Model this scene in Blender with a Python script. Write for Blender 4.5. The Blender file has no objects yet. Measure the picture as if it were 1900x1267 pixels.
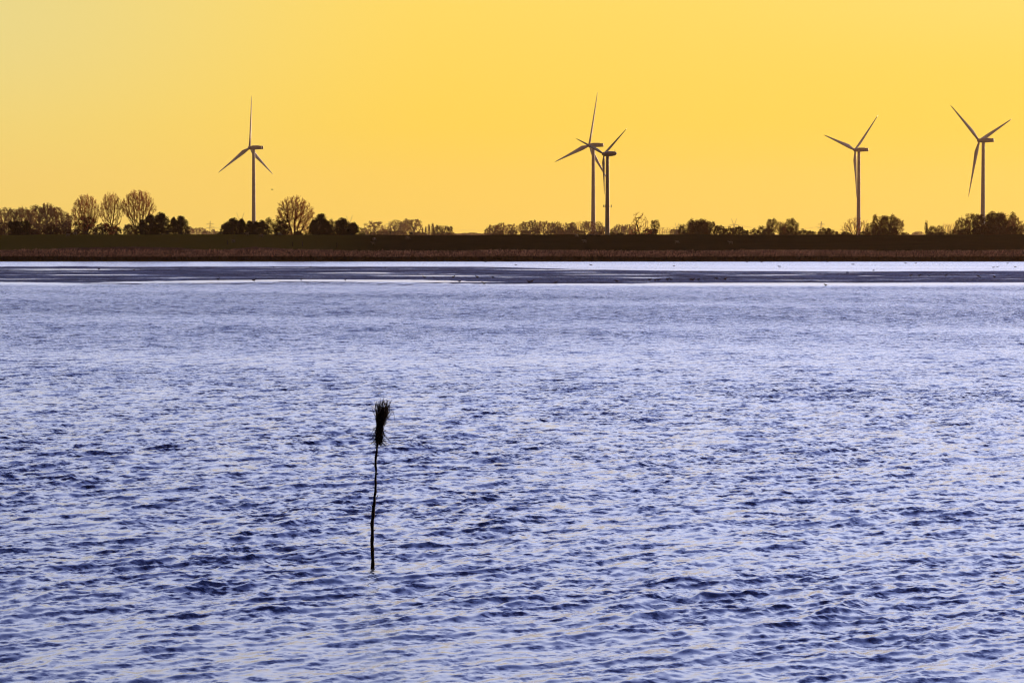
import bpy, bmesh, math, random
import numpy as np
from mathutils import Vector, Matrix

R = math.radians
scene = bpy.context.scene
C = bpy.data.collections.new('estuary'); scene.collection.children.link(C)

# ------------------------------------------------------------------ camera
CAM_H = 6.5
F = 5278.0                      # focal length in pixels of the 1900 px wide photograph
PITCH = math.atan(202.5 / F)
cam_d = bpy.data.cameras.new('camera'); cam = bpy.data.objects.new('camera', cam_d); C.objects.link(cam)
cam.location = (0, 0, CAM_H); cam.rotation_euler = (math.pi / 2 - PITCH, 0, 0)
cam_d.sensor_width = 36.0; cam_d.lens = 36.0 * F / 1900.0
cam_d.clip_start = 0.5; cam_d.clip_end = 60000
scene.camera = cam

def at(px, py, Y):
    """point at ground distance Y seen at photograph pixel (px, py)"""
    dx = (px - 950) / F; dy = (633.5 - py) / F
    d = Vector((dx, math.cos(PITCH) + dy * math.sin(PITCH), -math.sin(PITCH) + dy * math.cos(PITCH)))
    return Vector((0, 0, CAM_H)) + d * (Y / d.y)
def mpp(Y): return Y / F        # metres per photograph pixel

# ------------------------------------------------------------------ sky, sun, exposure
scene.view_settings.view_transform = 'Standard'
scene.view_settings.look = 'None'
scene.view_settings.exposure = 0.0
scene.view_settings.gamma = 1.0
SUN_EL, SUN_AZ = R(5), R(33)    # evening sun, low, out of frame to the right
world = bpy.data.worlds.new('World'); scene.world = world; world.use_nodes = True
wn, wl = world.node_tree.nodes, world.node_tree.links
wn.clear()
class N:
    """small helper to chain nodes"""
    def __init__(s, tree): s.n, s.l = tree.nodes, tree.links
    def new(s, t, **k):
        n = s.n.new(t)
        for a, v in k.items(): setattr(n, a, v)
        return n
    def put(s, sock, v):
        if v is None: return
        if hasattr(v, 'is_output') or isinstance(v, bpy.types.NodeSocket): s.l.new(v, sock)
        else: sock.default_value = v
    def math(s, op, a, b=None, c=None, clamp=False):
        n = s.new('ShaderNodeMath', operation=op, use_clamp=clamp)
        for i, v in enumerate((a, b, c)): s.put(n.inputs[i], v)
        return n.outputs[0]
    def vec(s, op, a, b=None):
        n = s.new('ShaderNodeVectorMath', operation=op)
        s.put(n.inputs[0], a)
        if b is not None:
            if op == 'SCALE': s.put(n.inputs['Scale'], b)
            else: s.put(n.inputs[1], b)
        return n.outputs['Vector']
    def rng(s, v, a, b, c=0.0, d=1.0, smooth=False):
        n = s.new('ShaderNodeMapRange', interpolation_type='SMOOTHSTEP' if smooth else 'LINEAR')
        for i, x in enumerate((v, a, b, c, d)): s.put(n.inputs[i], x)
        return n.outputs[0]
    def mix(s, f, a, b, mode='MIX'):
        n = s.new('ShaderNodeMix', data_type='RGBA', blend_type=mode)
        s.put(n.inputs[0], f); s.put(n.inputs[6], a); s.put(n.inputs[7], b)
        return n.outputs[2]
    def noise(s, vec, scale=1.0, detail=2.0, rough=0.5, color=False):
        n = s.new('ShaderNodeTexNoise'); s.put(n.inputs['Vector'], vec)
        n.inputs['Scale'].default_value = scale; n.inputs['Detail'].default_value = detail
        n.inputs['Roughness'].default_value = rough
        return n.outputs['Color' if color else 'Fac']
    def scalev(s, v, x, y, z):
        return s.vec('MULTIPLY', v, (x, y, z))
    def sep(s, v):
        n = s.new('ShaderNodeSeparateXYZ'); s.put(n.inputs[0], v); return n.outputs
    def comb(s, x, y, z):
        n = s.new('ShaderNodeCombineXYZ')
        for i, v in enumerate((x, y, z)): s.put(n.inputs[i], v)
        return n.outputs[0]

g = N(world.node_tree)
tc = g.new('ShaderNodeTexCoord')
X, Y_, Z = g.sep(tc.outputs['Generated'])[:3]
elev = g.math('MULTIPLY', g.math('ARCSINE', Z), 180 / math.pi)
azim = g.math('MULTIPLY', g.math('ARCTAN2', X, Y_), 180 / math.pi)
# elevation colours of the evening sky; stops in degrees
SKY = [(0.0, (0.96, 0.645, 0.110)), (2.2, (0.99, 0.668, 0.083)), (4.9, (0.99, 0.70, 0.125)), (5.5, (1.55, 1.53, 1.60)),
       (12, (1.62, 1.68, 1.95)), (17, (0.96, 1.07, 1.60)), (26, (0.34, 0.44, 1.02)), (40, (0.07, 0.10, 0.36)),
       (60, (0.02, 0.03, 0.14)), (90, (0.012, 0.016, 0.07))]
ramp = g.new('ShaderNodeValToRGB'); cr = ramp.color_ramp; cr.interpolation = 'LINEAR'
while len(cr.elements) > 1: cr.elements.remove(cr.elements[-1])
for i, (e, c) in enumerate(SKY):
    el = cr.elements[0] if i == 0 else cr.elements.new(e / 90.0)
    el.position = e / 90.0; el.color = (c[0] / 2, c[1] / 2, c[2] / 2, 1)
g.put(ramp.inputs[0], g.math('DIVIDE', elev, 90.0))
col = g.mix(1.0, ramp.outputs[0], (2, 2, 2, 1), 'MULTIPLY')
# paler and a little duller towards the south-west (left), deeper orange near the ground there
palef = g.math('MULTIPLY', g.rng(azim, -1.0, -12.0, 0, 1, True), g.rng(elev, -0.5, 4.8, 0.25, 1, True))
palef = g.math('MULTIPLY', palef, g.rng(elev, 4.9, 5.5, 1, 0))
col = g.mix(g.math('MULTIPLY', palef, 0.95), col, (0.80, 0.68, 0.265, 1))
hi = g.math('MULTIPLY', g.rng(azim, 2.0, 10.0, 0, 1, True), g.rng(elev, 3.0, 5.0, 0, 0.35, True))
hi = g.math('MULTIPLY', hi, g.rng(elev, 4.9, 5.5, 1, 0))
col = g.mix(hi, col, (0.98, 0.74, 0.20, 1))
col = g.vec('SCALE', col, g.math('ADD', 1.0, g.math('MULTIPLY', g.rng(azim, -10, 12, -0.14, 0.12, True), g.rng(elev, 4.9, 5.5, 0, 1))))
# bright half of the sky is the one with the sun
cosa = g.math('COSINE', g.math('MULTIPLY', g.math('SUBTRACT', azim, math.degrees(SUN_AZ) * 0.35), math.pi / 180))
front = g.rng(cosa, -0.1, 0.85, 0.0, 1.0, True)
col = g.mix(front, (0.115, 0.066, 0.046, 1), col)
sky = g.new('ShaderNodeTexSky', sky_type='NISHITA', sun_disc=False, sun_elevation=SUN_EL, sun_rotation=SUN_AZ, altitude=0.0)
sky2 = g.vec('SCALE', sky.outputs[0], 0.003)
col = g.vec('ADD', col, sky2)
bg = g.new('ShaderNodeBackground'); g.put(bg.inputs[0], col); bg.inputs[1].default_value = 1.0
wo = g.new('ShaderNodeOutputWorld'); wl.new(bg.outputs[0], wo.inputs[0])

sl = bpy.data.lights.new('sun', 'SUN'); sl.energy = 3.4; sl.angle = R(0.6); sl.color = (1.0, 0.62, 0.32)
sun = bpy.data.objects.new('sun', sl); C.objects.link(sun)
sd = Vector((math.sin(SUN_AZ) * math.cos(SUN_EL), math.cos(SUN_AZ) * math.cos(SUN_EL), math.sin(SUN_EL)))
sun.rotation_euler = (-sd).to_track_quat('-Z', 'Y').to_euler()

scene.cycles.max_bounces = 6
scene.cycles.volume_bounces = 0
scene.cycles.transparent_max_bounces = 8
scene.cycles.use_denoising = True
scene.cycles.use_adaptive_sampling = False
scene.cycles.filter_width = 1.2

# ------------------------------------------------------------------ object helpers
def tag(o, label=None, cat=None, group=None, kind=None):
    if label: o['label'] = label
    if cat: o['category'] = cat
    if group: o['group'] = group
    if kind: o['kind'] = kind
    return o
def empty(name, loc, rz=0.0):
    o = bpy.data.objects.new(name, None); C.objects.link(o); o.location = loc; o.rotation_euler.z = rz
    o.empty_display_size = 0.5
    return o
def mesh_data(name, V, Fc, mat=None, smooth=False):
    m = bpy.data.meshes.new(name)
    if isinstance(Fc, np.ndarray):
        nf, k = Fc.shape
        V = np.asarray(V, dtype=np.float32)
        m.vertices.add(len(V)); m.vertices.foreach_set('co', V.ravel())
        m.loops.add(nf * k); m.loops.foreach_set('vertex_index', Fc.astype(np.int32).ravel())
        m.polygons.add(nf); m.polygons.foreach_set('loop_start', np.arange(0, nf * k, k, dtype=np.int32))
        m.update(calc_edges=True)
    else:
        m.from_pydata([tuple(v) for v in V], [], Fc)
    if smooth: m.polygons.foreach_set('use_smooth', np.ones(len(m.polygons), dtype=bool))
    if mat: m.materials.append(mat)
    m.update()
    return m
def link(name, m, parent=None):
    o = bpy.data.objects.new(name, m); C.objects.link(o); o.parent = parent
    return o
class MB:
    """collects tubes, boxes and cards; build() links them as ONE mesh"""
    def __init__(s): s.v, s.f = [], []
    def ring(s, c, r, a, b, n, sq=(1, 1)):
        i0 = len(s.v)
        for k in range(n):
            t = 2 * math.pi * k / n
            s.v.append(c + a * (r * sq[0] * math.cos(t)) + b * (r * sq[1] * math.sin(t)))
        return i0
    def tube(s, pts, rad, n=5, cap=True):
        pts = [Vector(p) for p in pts]
        rings = []
        for i, p in enumerate(pts):
            d = (pts[min(i + 1, len(pts) - 1)] - pts[max(i - 1, 0)])
            if d.length < 1e-9: d = Vector((0, 0, 1))
            d.normalize()
            a = d.cross(Vector((0.31, 0.95, 0.02)));
            if a.length < 1e-3: a = d.cross(Vector((1, 0, 0)))
            a.normalize(); b = d.cross(a)
            rings.append(s.ring(p, rad[i], a, b, n))
        for i in range(len(rings) - 1):
            for k in range(n):
                k2 = (k + 1) % n
                s.f.append((rings[i] + k, rings[i] + k2, rings[i + 1] + k2, rings[i + 1] + k))
        if cap:
            s.f.append(tuple(rings[0] + k for k in reversed(range(n))))
            s.f.append(tuple(rings[-1] + k for k in range(n)))
    def box(s, c, h):
        c = Vector(c); i = len(s.v)
        for x in (-1, 1):
            for y in (-1, 1):
                for z in (-1, 1): s.v.append(c + Vector((x * h[0], y * h[1], z * h[2])))
        for q in ((0, 1, 3, 2), (4, 6, 7, 5), (0, 4, 5, 1), (2, 3, 7, 6), (0, 2, 6, 4), (1, 5, 7, 3)):
            s.f.append(tuple(i + k for k in q))
    def card(s, p, a, b):
        i = len(s.v); s.v += [p - a, p - b * 0.55, p + a, p + b * 0.6]; s.f.append((i, i + 1, i + 2, i + 3))
    def data(s, name, mat, smooth=False): return mesh_data(name, s.v, s.f, mat, smooth)
    def build(s, name, mat, parent=None, smooth=False): return link(name, s.data(name, mat, smooth), parent)

# ------------------------------------------------------------------ materials
def mat_new(name):
    m = bpy.data.materials.new(name); m.use_nodes = True
    m.node_tree.nodes.clear(); gg = N(m.node_tree)
    out = gg.new('ShaderNodeOutputMaterial')
    return m, gg, out
def mat_basic(name, col, rough=0.8, col2=None, nscale=1.0, spec=0.3, transl=None, stretch=(1, 1, 1), rnd=0.0):
    m, gg, out = mat_new(name)
    b = gg.new('ShaderNodeBsdfPrincipled'); b.inputs['Roughness'].default_value = rough
    b.inputs['Specular IOR Level'].default_value = spec
    t = gg.new('ShaderNodeTexCoord')
    c2 = col2 or tuple(x * 0.6 for x in col)
    nz = gg.noise(gg.scalev(t.outputs['Object'], *stretch), nscale, 4.0, 0.6)
    cc = gg.mix(gg.rng(nz, 0.35, 0.65), (*col, 1), (*c2, 1))
    if rnd:
        oi = gg.new('ShaderNodeObjectInfo')
        cc = gg.vec('SCALE', cc, gg.rng(oi.outputs['Random'], 0, 1, 1 - rnd, 1 + rnd))
    gg.put(b.inputs['Base Color'], cc)
    if transl:
        tr = gg.new('ShaderNodeBsdfTranslucent'); tr.inputs[0].default_value = (*transl[1], 1)
        mx = gg.new('ShaderNodeMixShader'); mx.inputs[0].default_value = transl[0]
        gg.l.new(b.outputs[0], mx.inputs[1]); gg.l.new(tr.outputs[0], mx.inputs[2]); gg.l.new(mx.outputs[0], out.inputs[0])
    else: gg.l.new(b.outputs[0], out.inputs[0])
    return m
M = {}
M['bark'] = mat_basic('bark', (0.075, 0.045, 0.03), 0.9, (0.045, 0.028, 0.02), 3.0)
M['twig'] = mat_basic('autumn_twigs', (0.27, 0.105, 0.05), 0.85, (0.19, 0.075, 0.035), 0.8, transl=(0.55, (0.62, 0.21, 0.085)), rnd=0.15)
M['leaf_brown'] = mat_basic('autumn_leaves', (0.11, 0.05, 0.03), 0.9, (0.07, 0.033, 0.02), 0.5, spec=0.05, transl=(0.4, (0.26, 0.09, 0.045)), rnd=0.2)
M['leaf_dark'] = mat_basic('evergreen_needles', (0.020, 0.018, 0.009), 0.9, (0.030, 0.026, 0.010), 0.5, spec=0.05, transl=(0.08, (0.05, 0.03, 0.01)), rnd=0.15)
M['leaf_olive'] = mat_basic('olive_leaves', (0.055, 0.032, 0.017), 0.9, (0.035, 0.021, 0.011), 0.5, spec=0.05, transl=(0.2, (0.14, 0.05, 0.02)), rnd=0.2)
M['paint'] = mat_basic('weathered_white_paint', (0.72, 0.70, 0.68), 0.45, (0.62, 0.60, 0.58), 0.3, spec=0.15)
M['paint_old'] = mat_basic('grey_tower_paint', (0.36, 0.36, 0.36), 0.4, (0.28, 0.28, 0.29), 0.3, spec=0.5)
M['wet_wood'] = mat_basic('wet_wood', (0.008, 0.007, 0.006), 0.8, (0.004, 0.0035, 0.003), 14, spec=0.12, stretch=(1, 1, 0.3))
M['steel'] = mat_basic('galvanised_steel', (0.30, 0.30, 0.31), 0.5, (0.22, 0.22, 0.22), 1.0)
M['wool'] = mat_basic('sheep_wool', (0.22, 0.19, 0.13), 0.95, (0.15, 0.13, 0.09), 6)
M['bird'] = mat_basic('dark_plumage', (0.025, 0.022, 0.022), 0.8, (0.05, 0.045, 0.04), 8)
M['post'] = mat_basic('old_post_wood', (0.05, 0.04, 0.03), 0.9)

# ------------------------------------------------------------------ water
def smooth01(x): x = np.clip(x, 0, 1); return x * x * (3 - 2 * x)
SHORE = 362.0
def shore_y(x):      # where the mud bank rises out of the water, photograph edge from 524..530 px
    t = x / (SHORE / F) + 950
    return np.interp(t, [-600, 0, 150, 330, 560, 760, 860, 980, 1200, 1500, 1900, 2600],
                        [366, 369, 364, 381, 389, 386, 372, 366, 363, 362, 366, 372])
def calm(x, y):      # 0 = sheltered smooth water close to the bank, 1 = open rippled water
    s = shore_y(x)
    return 0.14 + 0.86 * smooth01((s - 5 - y) / 26.0)
def gust(x, y):
    v = (1.5 * np.exp(-((y - 235 - 0.25 * x) / 14) ** 2) * (0.5 + 0.5 * np.tanh(-(x - 5) / 12)) + 0.9 * np.exp(-((y - 133) / 5) ** 2) + np.sin(0.035 * x + 0.11 * y + 1.0) + np.sin(-0.05 * x + 0.061 * y + 2.3) + 0.8 * np.sin(0.017 * x + 0.027 * y + 0.4)
         + 0.7 * np.sin(0.09 * x + 0.19 * y + 4.0) + 0.6 * np.sin(0.021 * x - 0.043 * y))
    return 1.0 + 0.13 * v
def build_water():
    rng = np.random.default_rng(11)
    rows = [31.0]
    while rows[-1] < 400: rows.append(rows[-1] + max(0.045, rows[-1] * 0.0017))
    rows += list(np.linspace(402, 648, 60))
    r = np.array(rows); a = np.linspace(-R(15.5), R(15.5), 1150)
    ta = np.tan(a)
    Yg = np.repeat(r[:, None], len(a), 1); Xg = Yg * ta[None, :]
    dr = np.gradient(r)[:, None] * np.ones_like(Xg)
    n = 110
    lam = np.exp(np.linspace(math.log(0.20), math.log(4.6), n)) * np.exp(rng.normal(0, 0.04, n))
    base = math.atan2(-0.62, 0.78)
    th = base + rng.normal(0, 0.62, n)
    w = np.where(lam > 0.70, 0.40, 1.0) * np.where(lam > 1.3, 0.6, 1.0) * np.where(lam > 2.4, 0.40, 1.0) * np.where(lam < 0.55, 1.3, 1.0)
    slope = 0.168 * np.sqrt(w / w.sum()) * math.sqrt(2)
    k = 2 * math.pi / lam; amp = slope / k; ph = rng.uniform(0, 2 * math.pi, n)
    Zg = np.zeros_like(Xg); DX = np.zeros_like(Xg); DY = np.zeros_like(Xg); kept = np.zeros(len(r))
    drr = np.gradient(r)
    for i in range(n):
        ly = lam[i] / max(abs(math.sin(th[i])), 0.35)
        f = smooth01((ly / drr - 2.6) / 2.5)
        kept += (f ** 2) * slope[i] ** 2 / 2
        sel = f > 0.001
        if not sel.any(): continue
        ps = k[i] * (Xg[sel] * math.cos(th[i]) + Yg[sel] * math.sin(th[i])) + ph[i]
        A = (amp[i] * f[sel])[:, None]
        Zg[sel] += A * np.cos(ps); s_ = A * np.sin(ps) * 0.95
        DX[sel] -= s_ * math.cos(th[i]); DY[sel] -= s_ * math.sin(th[i])
    pk = np.zeros_like(Xg)          # wave groups: patches of livelier and flatter ripples
    for i in range(14):
        L_ = rng.uniform(2.2, 14); t_ = rng.uniform(0, math.pi); pk += np.sin(2 * math.pi / L_ * (Xg * math.cos(t_) + Yg * math.sin(t_) * 0.6) + rng.uniform(0, 6.28))
    pk = 1.0 + (0.045 - 0.025 * smooth01((Yg - 90) / 120)) * pk
    A = gust(Xg, Yg) * calm(Xg, Yg) * pk
    Zg *= A; DX *= A; DY *= A
    lost = np.sqrt(np.maximum(0, (slope ** 2 / 2).sum() - kept))[:, None]
    chop = np.sqrt((A * (0.10 + 0.075 * smooth01((Yg - 75) / 90))) ** 2 + (1.7 * A * lost) ** 2 + (0.05 + 0.085 * smooth01((Yg - 425) / 40) + 0.035 * np.sin(0.02 * Xg + 0.13 * Yg) * np.sin(0.013 * Xg - 0.031 * Yg + 1)) ** 2)
    V = np.stack([Xg + DX, Yg + DY, Zg], -1).reshape(-1, 3)
    nr, nc = Xg.shape
    idx = np.arange(nr * nc).reshape(nr, nc)
    Q = np.stack([idx[:-1, :-1], idx[:-1, 1:], idx[1:, 1:], idx[1:, :-1]], -1).reshape(-1, 4)
    # the rest of the estuary, a touch lower so that it meets the rippled part without poking through
    b = len(V)
    ext = np.array([(-3000, -180, -0.32), (3000, -180, -0.32), (3000, 652, -0.32), (-3000, 652, -0.32)])
    V = np.vstack([V, ext]); Q = np.vstack([Q, [[b, b + 1, b + 2, b + 3]]])
    m = mesh_data('water', V, Q, None, True)
    at1 = m.attributes.new('chop', 'FLOAT', 'POINT')
    at1.data.foreach_set('value', np.concatenate([chop.ravel(), [0.12] * 4]).astype(np.float32))
    fold = 0.45 + 0.55 * smooth01((Yg - 60) / 160.0)
    at2 = m.attributes.new('fold', 'FLOAT', 'POINT')
    at2.data.foreach_set('value', np.concatenate([fold.ravel(), [0.5] * 4]).astype(np.float32))
    return m
def ripple_normal(gg, chop, fold, sc=(1, 1, 1)):
    """adds small wavelet slopes to the surface normal; steeper faces lean to the shore the camera stands on"""
    geo = gg.new('ShaderNodeNewGeometry')
    p = gg.scalev(geo.outputs['Position'], *sc)
    n1 = gg.noise(p, 7.0, 3.0, 0.62, True)
    n2 = gg.noise(gg.scalev(p, 1.0, 1.3, 1.0), 1.7, 2.0, 0.5, True)
    s = gg.vec('ADD', gg.vec('SCALE', gg.vec('SUBTRACT', n1, (0.5, 0.5, 0.5)), 6.0),
               gg.vec('SCALE', gg.vec('SUBTRACT', n2, (0.5, 0.5, 0.5)), 4.0))
    s = gg.vec('SCALE', s, chop)
    sx, sy, _ = gg.sep(s)[:3]
    ab = gg.math('MULTIPLY', gg.math('ABSOLUTE', sy), -1.0)
    sy2 = gg.math('ADD', gg.math('MULTIPLY', sy, gg.math('SUBTRACT', 1.0, fold)), gg.math('MULTIPLY', ab, fold))
    return gg.vec('NORMALIZE', gg.vec('ADD', geo.outputs['Normal'], gg.comb(sx, sy2, 0.0)))
def mat_water():
    m, gg, out = mat_new('estuary_water')
    a1 = gg.new('ShaderNodeAttribute', attribute_name='chop'); a2 = gg.new('ShaderNodeAttribute', attribute_name='fold')
    nrm = ripple_normal(gg, a1.outputs['Fac'], a2.outputs['Fac'])
    # silty blue water: body colour below, tinted reflection above
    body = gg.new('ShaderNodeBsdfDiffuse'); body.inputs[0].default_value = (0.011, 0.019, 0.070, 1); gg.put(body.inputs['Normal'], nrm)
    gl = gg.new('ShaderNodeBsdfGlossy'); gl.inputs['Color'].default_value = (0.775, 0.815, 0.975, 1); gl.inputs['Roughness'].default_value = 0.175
    gg.put(gl.inputs['Normal'], nrm)
    fr = gg.new('ShaderNodeFresnel'); fr.inputs['IOR'].default_value = 1.75; gg.put(fr.inputs['Normal'], nrm)
    mx = gg.new('ShaderNodeMixShader'); gg.put(mx.inputs[0], fr.outputs[0])
    gg.l.new(body.outputs[0], mx.inputs[1]); gg.l.new(gl.outputs[0], mx.inputs[2]); gg.l.new(mx.outputs[0], out.inputs[0])
    return m
wm = build_water(); wm.materials.append(mat_water())
tag(link('water', wm), kind='structure')

# ------------------------------------------------------------------ land
def dike_y(x): return 0.0 * x
def bank(x):         # raised grassy bank behind the reeds on the left third
    t = x * F / 650 + 950
    return np.interp(t, [-400, 0, 60, 120, 330, 400, 470, 540, 620, 700], [0.7, 0.75, 0.95, 1.75, 1.7, 1.1, 1.75, 1.2, 0.25, 0.0])
def land_z(x, y):
    x = np.asarray(x, float); y = np.asarray(y, float)
    toe = np.interp(y, [630, 636, 646, 650, 673, 678, 700, 740], [-0.3, 0.15, 0.35, 0.6, 5.85, 5.85, 1.0, 0.8])
    bk = bank(x) * np.exp(-((y - 650.5) / 3.6) ** 2)
    z = np.maximum(toe, np.where((y > 642) & (y < 660), toe * 0.4 + 0.35 + bk, toe * 0 - 9))
    z = z + (0.07 * np.sin(x * 0.06) + 0.05 * np.sin(x * 0.17 + 1) + 0.03 * np.sin(x * 0.41 + 2)) * (y > 664) * (y < 700)
    return z
def build_land():
    ys = np.concatenate([np.arange(628, 706, 0.8), np.linspace(708, 1000, 20), np.linspace(1100, 7000, 30)])
    xs = np.concatenate([np.linspace(-3300, -260, 20), np.arange(-250, 250.1, 1.2), np.linspace(260, 3300, 20)])
    Xg, Yg = np.meshgrid(xs, ys)
    Zg = land_z(Xg, Yg)
    rg = np.random.default_rng(4)
    Zg = Zg + rg.normal(0, 0.035, Zg.shape) * (Yg < 704)
    V = np.stack([Xg, Yg, Zg], -1).reshape(-1, 3)
    nr, nc = Xg.shape; idx = np.arange(nr * nc).reshape(nr, nc)
    Q = np.stack([idx[:-1, :-1], idx[:-1, 1:], idx[1:, 1:], idx[1:, :-1]], -1).reshape(-1, 4)
    return mesh_data('grassy_dike', V, Q, None, True)
def mat_grass():
    m, gg, out = mat_new('dike_grass')
    t = gg.new('ShaderNodeNewGeometry'); P = t.outputs['Position']
    b = gg.new('ShaderNodeBsdfPrincipled'); b.inputs['Roughness'].default_value = 0.95; b.inputs['Specular IOR Level'].default_value = 0.0
    n1 = gg.noise(gg.scalev(P, 0.25, 0.8, 1), 0.5, 5, 0.65); n2 = gg.noise(P, 3.0, 3, 0.6)
    x, y, z = gg.sep(P)[:3]
    left = gg.rng(x, -25, -55, 0, 1, True)
    c = gg.mix(gg.rng(n1, 0.35, 0.7), (0.020, 0.019, 0.005, 1), (0.032, 0.028, 0.007, 1))
    c = gg.mix(gg.math('MULTIPLY', left, 0.8), c, (0.13, 0.125, 0.018, 1))
    c = gg.mix(gg.math('MULTIPLY', gg.rng(n2, 0.5, 0.75), 0.4), c, (0.055, 0.035, 0.017, 1))
    gg.put(b.inputs['Base Color'], c); gg.l.new(b.outputs[0], out.inputs[0])
    return m
lm = build_land(); lm.materials.append(mat_grass())
tag(link('ground', lm), kind='structure')

def gz(x, y): return float(land_z(x, y))

# mudflat laid bare by the tide
def mud_z(x, y):
    s = shore_y(x)
    rise = smooth01((y - s + 1) / 10.0) * 0.10 - 0.03
    t = x * F / 480 + 950
    back = np.interp(t, [-600, 0, 500, 900, 1150, 1500, 1900, 2600], [535, 533, 528, 522, 480, 462, 468, 470])
    fall = smooth01((y - back) / 22.0)
    lump = (0.022 * np.sin(0.04 * x + 0.11 * y) + 0.020 * np.sin(-0.021 * x + 0.19 * y + 1.1) + 0.014 * np.sin(0.09 * x + 0.29 * y + 2)
            + 0.012 * np.sin(0.15 * x - 0.17 * y) + 0.008 * np.sin(0.37 * x + 0.23 * y + 1))
    return rise * (1 - fall) - 0.09 * fall + lump
def build_mud():
    ys = np.concatenate([np.arange(350, 540, 0.7), np.linspace(541, 640, 60)]); xs = np.arange(-230, 230.1, 1.6)
    Xg, Yg = np.meshgrid(xs, ys); Zg = mud_z(Xg, Yg)
    rg = np.random.default_rng(5); Zg = Zg + rg.normal(0, 0.006, Zg.shape)
    V = np.stack([Xg, Yg, Zg], -1).reshape(-1, 3)
    nr, nc = Xg.shape; idx = np.arange(nr * nc).reshape(nr, nc)
    Q = np.stack([idx[:-1, :-1], idx[:-1, 1:], idx[1:, 1:], idx[1:, :-1]], -1).reshape(-1, 4)
    return mesh_data('mudflat', V, Q, None, True)
def mat_mud():
    m, gg, out = mat_new('wet_mud')
    P = gg.new('ShaderNodeNewGeometry').outputs['Position']
    f = gg.noise(gg.scalev(P, 0.030, 0.050, 1), 1.0, 8, 0.70)
    wet = gg.rng(f, 0.53, 0.62, 0, 1, True)
    f2 = gg.noise(gg.scalev(P, 0.055, 0.075, 1), 1.0, 6, 0.7)
    band = gg.rng(f2, 0.40, 0.62, 0, 1, True)
    chop = gg.math('ADD', gg.math('MULTIPLY', gg.math('SUBTRACT', 1.0, wet), gg.rng(band, 0, 1, 1.15, 0.38)), gg.math('MULTIPLY', wet, 0.12))
    nrm = ripple_normal(gg, chop, 1.0, (0.5, 0.6, 1))
    # silt, bluish sky reflection put into body and gloss colours: dull where it has drained, mirror-like where a film of water is left
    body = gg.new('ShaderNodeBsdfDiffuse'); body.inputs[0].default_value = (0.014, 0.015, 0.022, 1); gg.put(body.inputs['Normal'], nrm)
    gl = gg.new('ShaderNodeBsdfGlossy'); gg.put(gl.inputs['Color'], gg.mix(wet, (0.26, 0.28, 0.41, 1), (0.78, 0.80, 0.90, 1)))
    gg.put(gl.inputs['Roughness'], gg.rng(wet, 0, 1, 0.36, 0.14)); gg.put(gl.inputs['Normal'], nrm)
    fr = gg.new('ShaderNodeFresnel'); fr.inputs['IOR'].default_value = 1.4; gg.put(fr.inputs['Normal'], nrm)
    mx = gg.new('ShaderNodeMixShader'); gg.put(mx.inputs[0], fr.outputs[0])
    gg.l.new(body.outputs[0], mx.inputs[1]); gg.l.new(gl.outputs[0], mx.inputs[2]); gg.l.new(mx.outputs[0], out.inputs[0])
    return m
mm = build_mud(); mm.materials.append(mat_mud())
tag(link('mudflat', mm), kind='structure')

# ------------------------------------------------------------------ reeds and dry grass
def stems(name, N_, xr, zfun, yr, hfun, seed, w=0.035, plume=True, ylean=0.1):
    rg = np.random.default_rng(seed)
    x = rg.uniform(*xr, N_); y = yr[0] + (yr[1] - yr[0]) * rg.random(N_)
    z = zfun(x, y) - 0.05; h = hfun(x, y) * (1 + rg.normal(0, 0.075, N_))
    lx = rg.normal(0.12, 0.09, N_) * h; ly = rg.normal(0, ylean, N_) * h
    ang = rg.uniform(0, math.pi, N_); cx, cy = np.cos(ang), np.sin(ang)
    def P(fx, side, ww):  # point a fraction fx up the stem, shifted sideways
        return np.stack([x + lx * fx ** 2 + side * ww * cx, y + ly * fx ** 2 + side * ww * cy, z + h * fx], -1)
    one = np.ones(N_)
    V = [P(0.0, -1, w), P(0.0, 1, w), P(0.55, 1, w * 0.8), P(0.55, -1, w * 0.8), P(0.95, 1, w * .5), P(0.95, -1, w * .5)]
    quads = [(0, 1, 2, 3), (3, 2, 4, 5)]
    mats = [0, 0]
    # a drooping leaf blade and, on top, the feathery plume
    V += [P(0.45, 0, 0), P(0.62, 0, 0) + np.stack([cx * .16, cy * .16, 0 * x], -1), P(0.72, 0, 0) + np.stack([cx * .32, cy * .32, -0.02 * one], -1), P(0.56, 0, 0) + np.stack([cx * .15, cy * .15, 0 * x], -1)]
    quads.append((6, 7, 8, 9)); mats.append(0)
    if plume:
        pw = 0.085 * (0.7 + 0.6 * rg.random(N_))
        V += [P(0.66, 0, 0), P(0.82, 1, pw), P(1.02, 0, 0) + np.stack([0.06 * one, 0 * x, 0 * x], -1), P(0.86, -1, pw)]
        quads.append((10, 11, 12, 13)); mats.append(1)
    V = np.stack(V, 1)                          # N, k, 3
    kk = V.shape[1]
    off = (np.arange(N_) * kk)[:, None, None]
    Q = (np.array(quads)[None] + off).reshape(-1, 4)
    m = mesh_data(name, V.reshape(-1, 3), Q)
    m.polygons.foreach_set('material_index', np.tile(np.array(mats, dtype=np.int32), N_))
    return m
M['stalk'] = mat_basic('reed_stalks', (0.075, 0.050, 0.025), 0.9, (0.04, 0.028, 0.014), 0.4)
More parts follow.
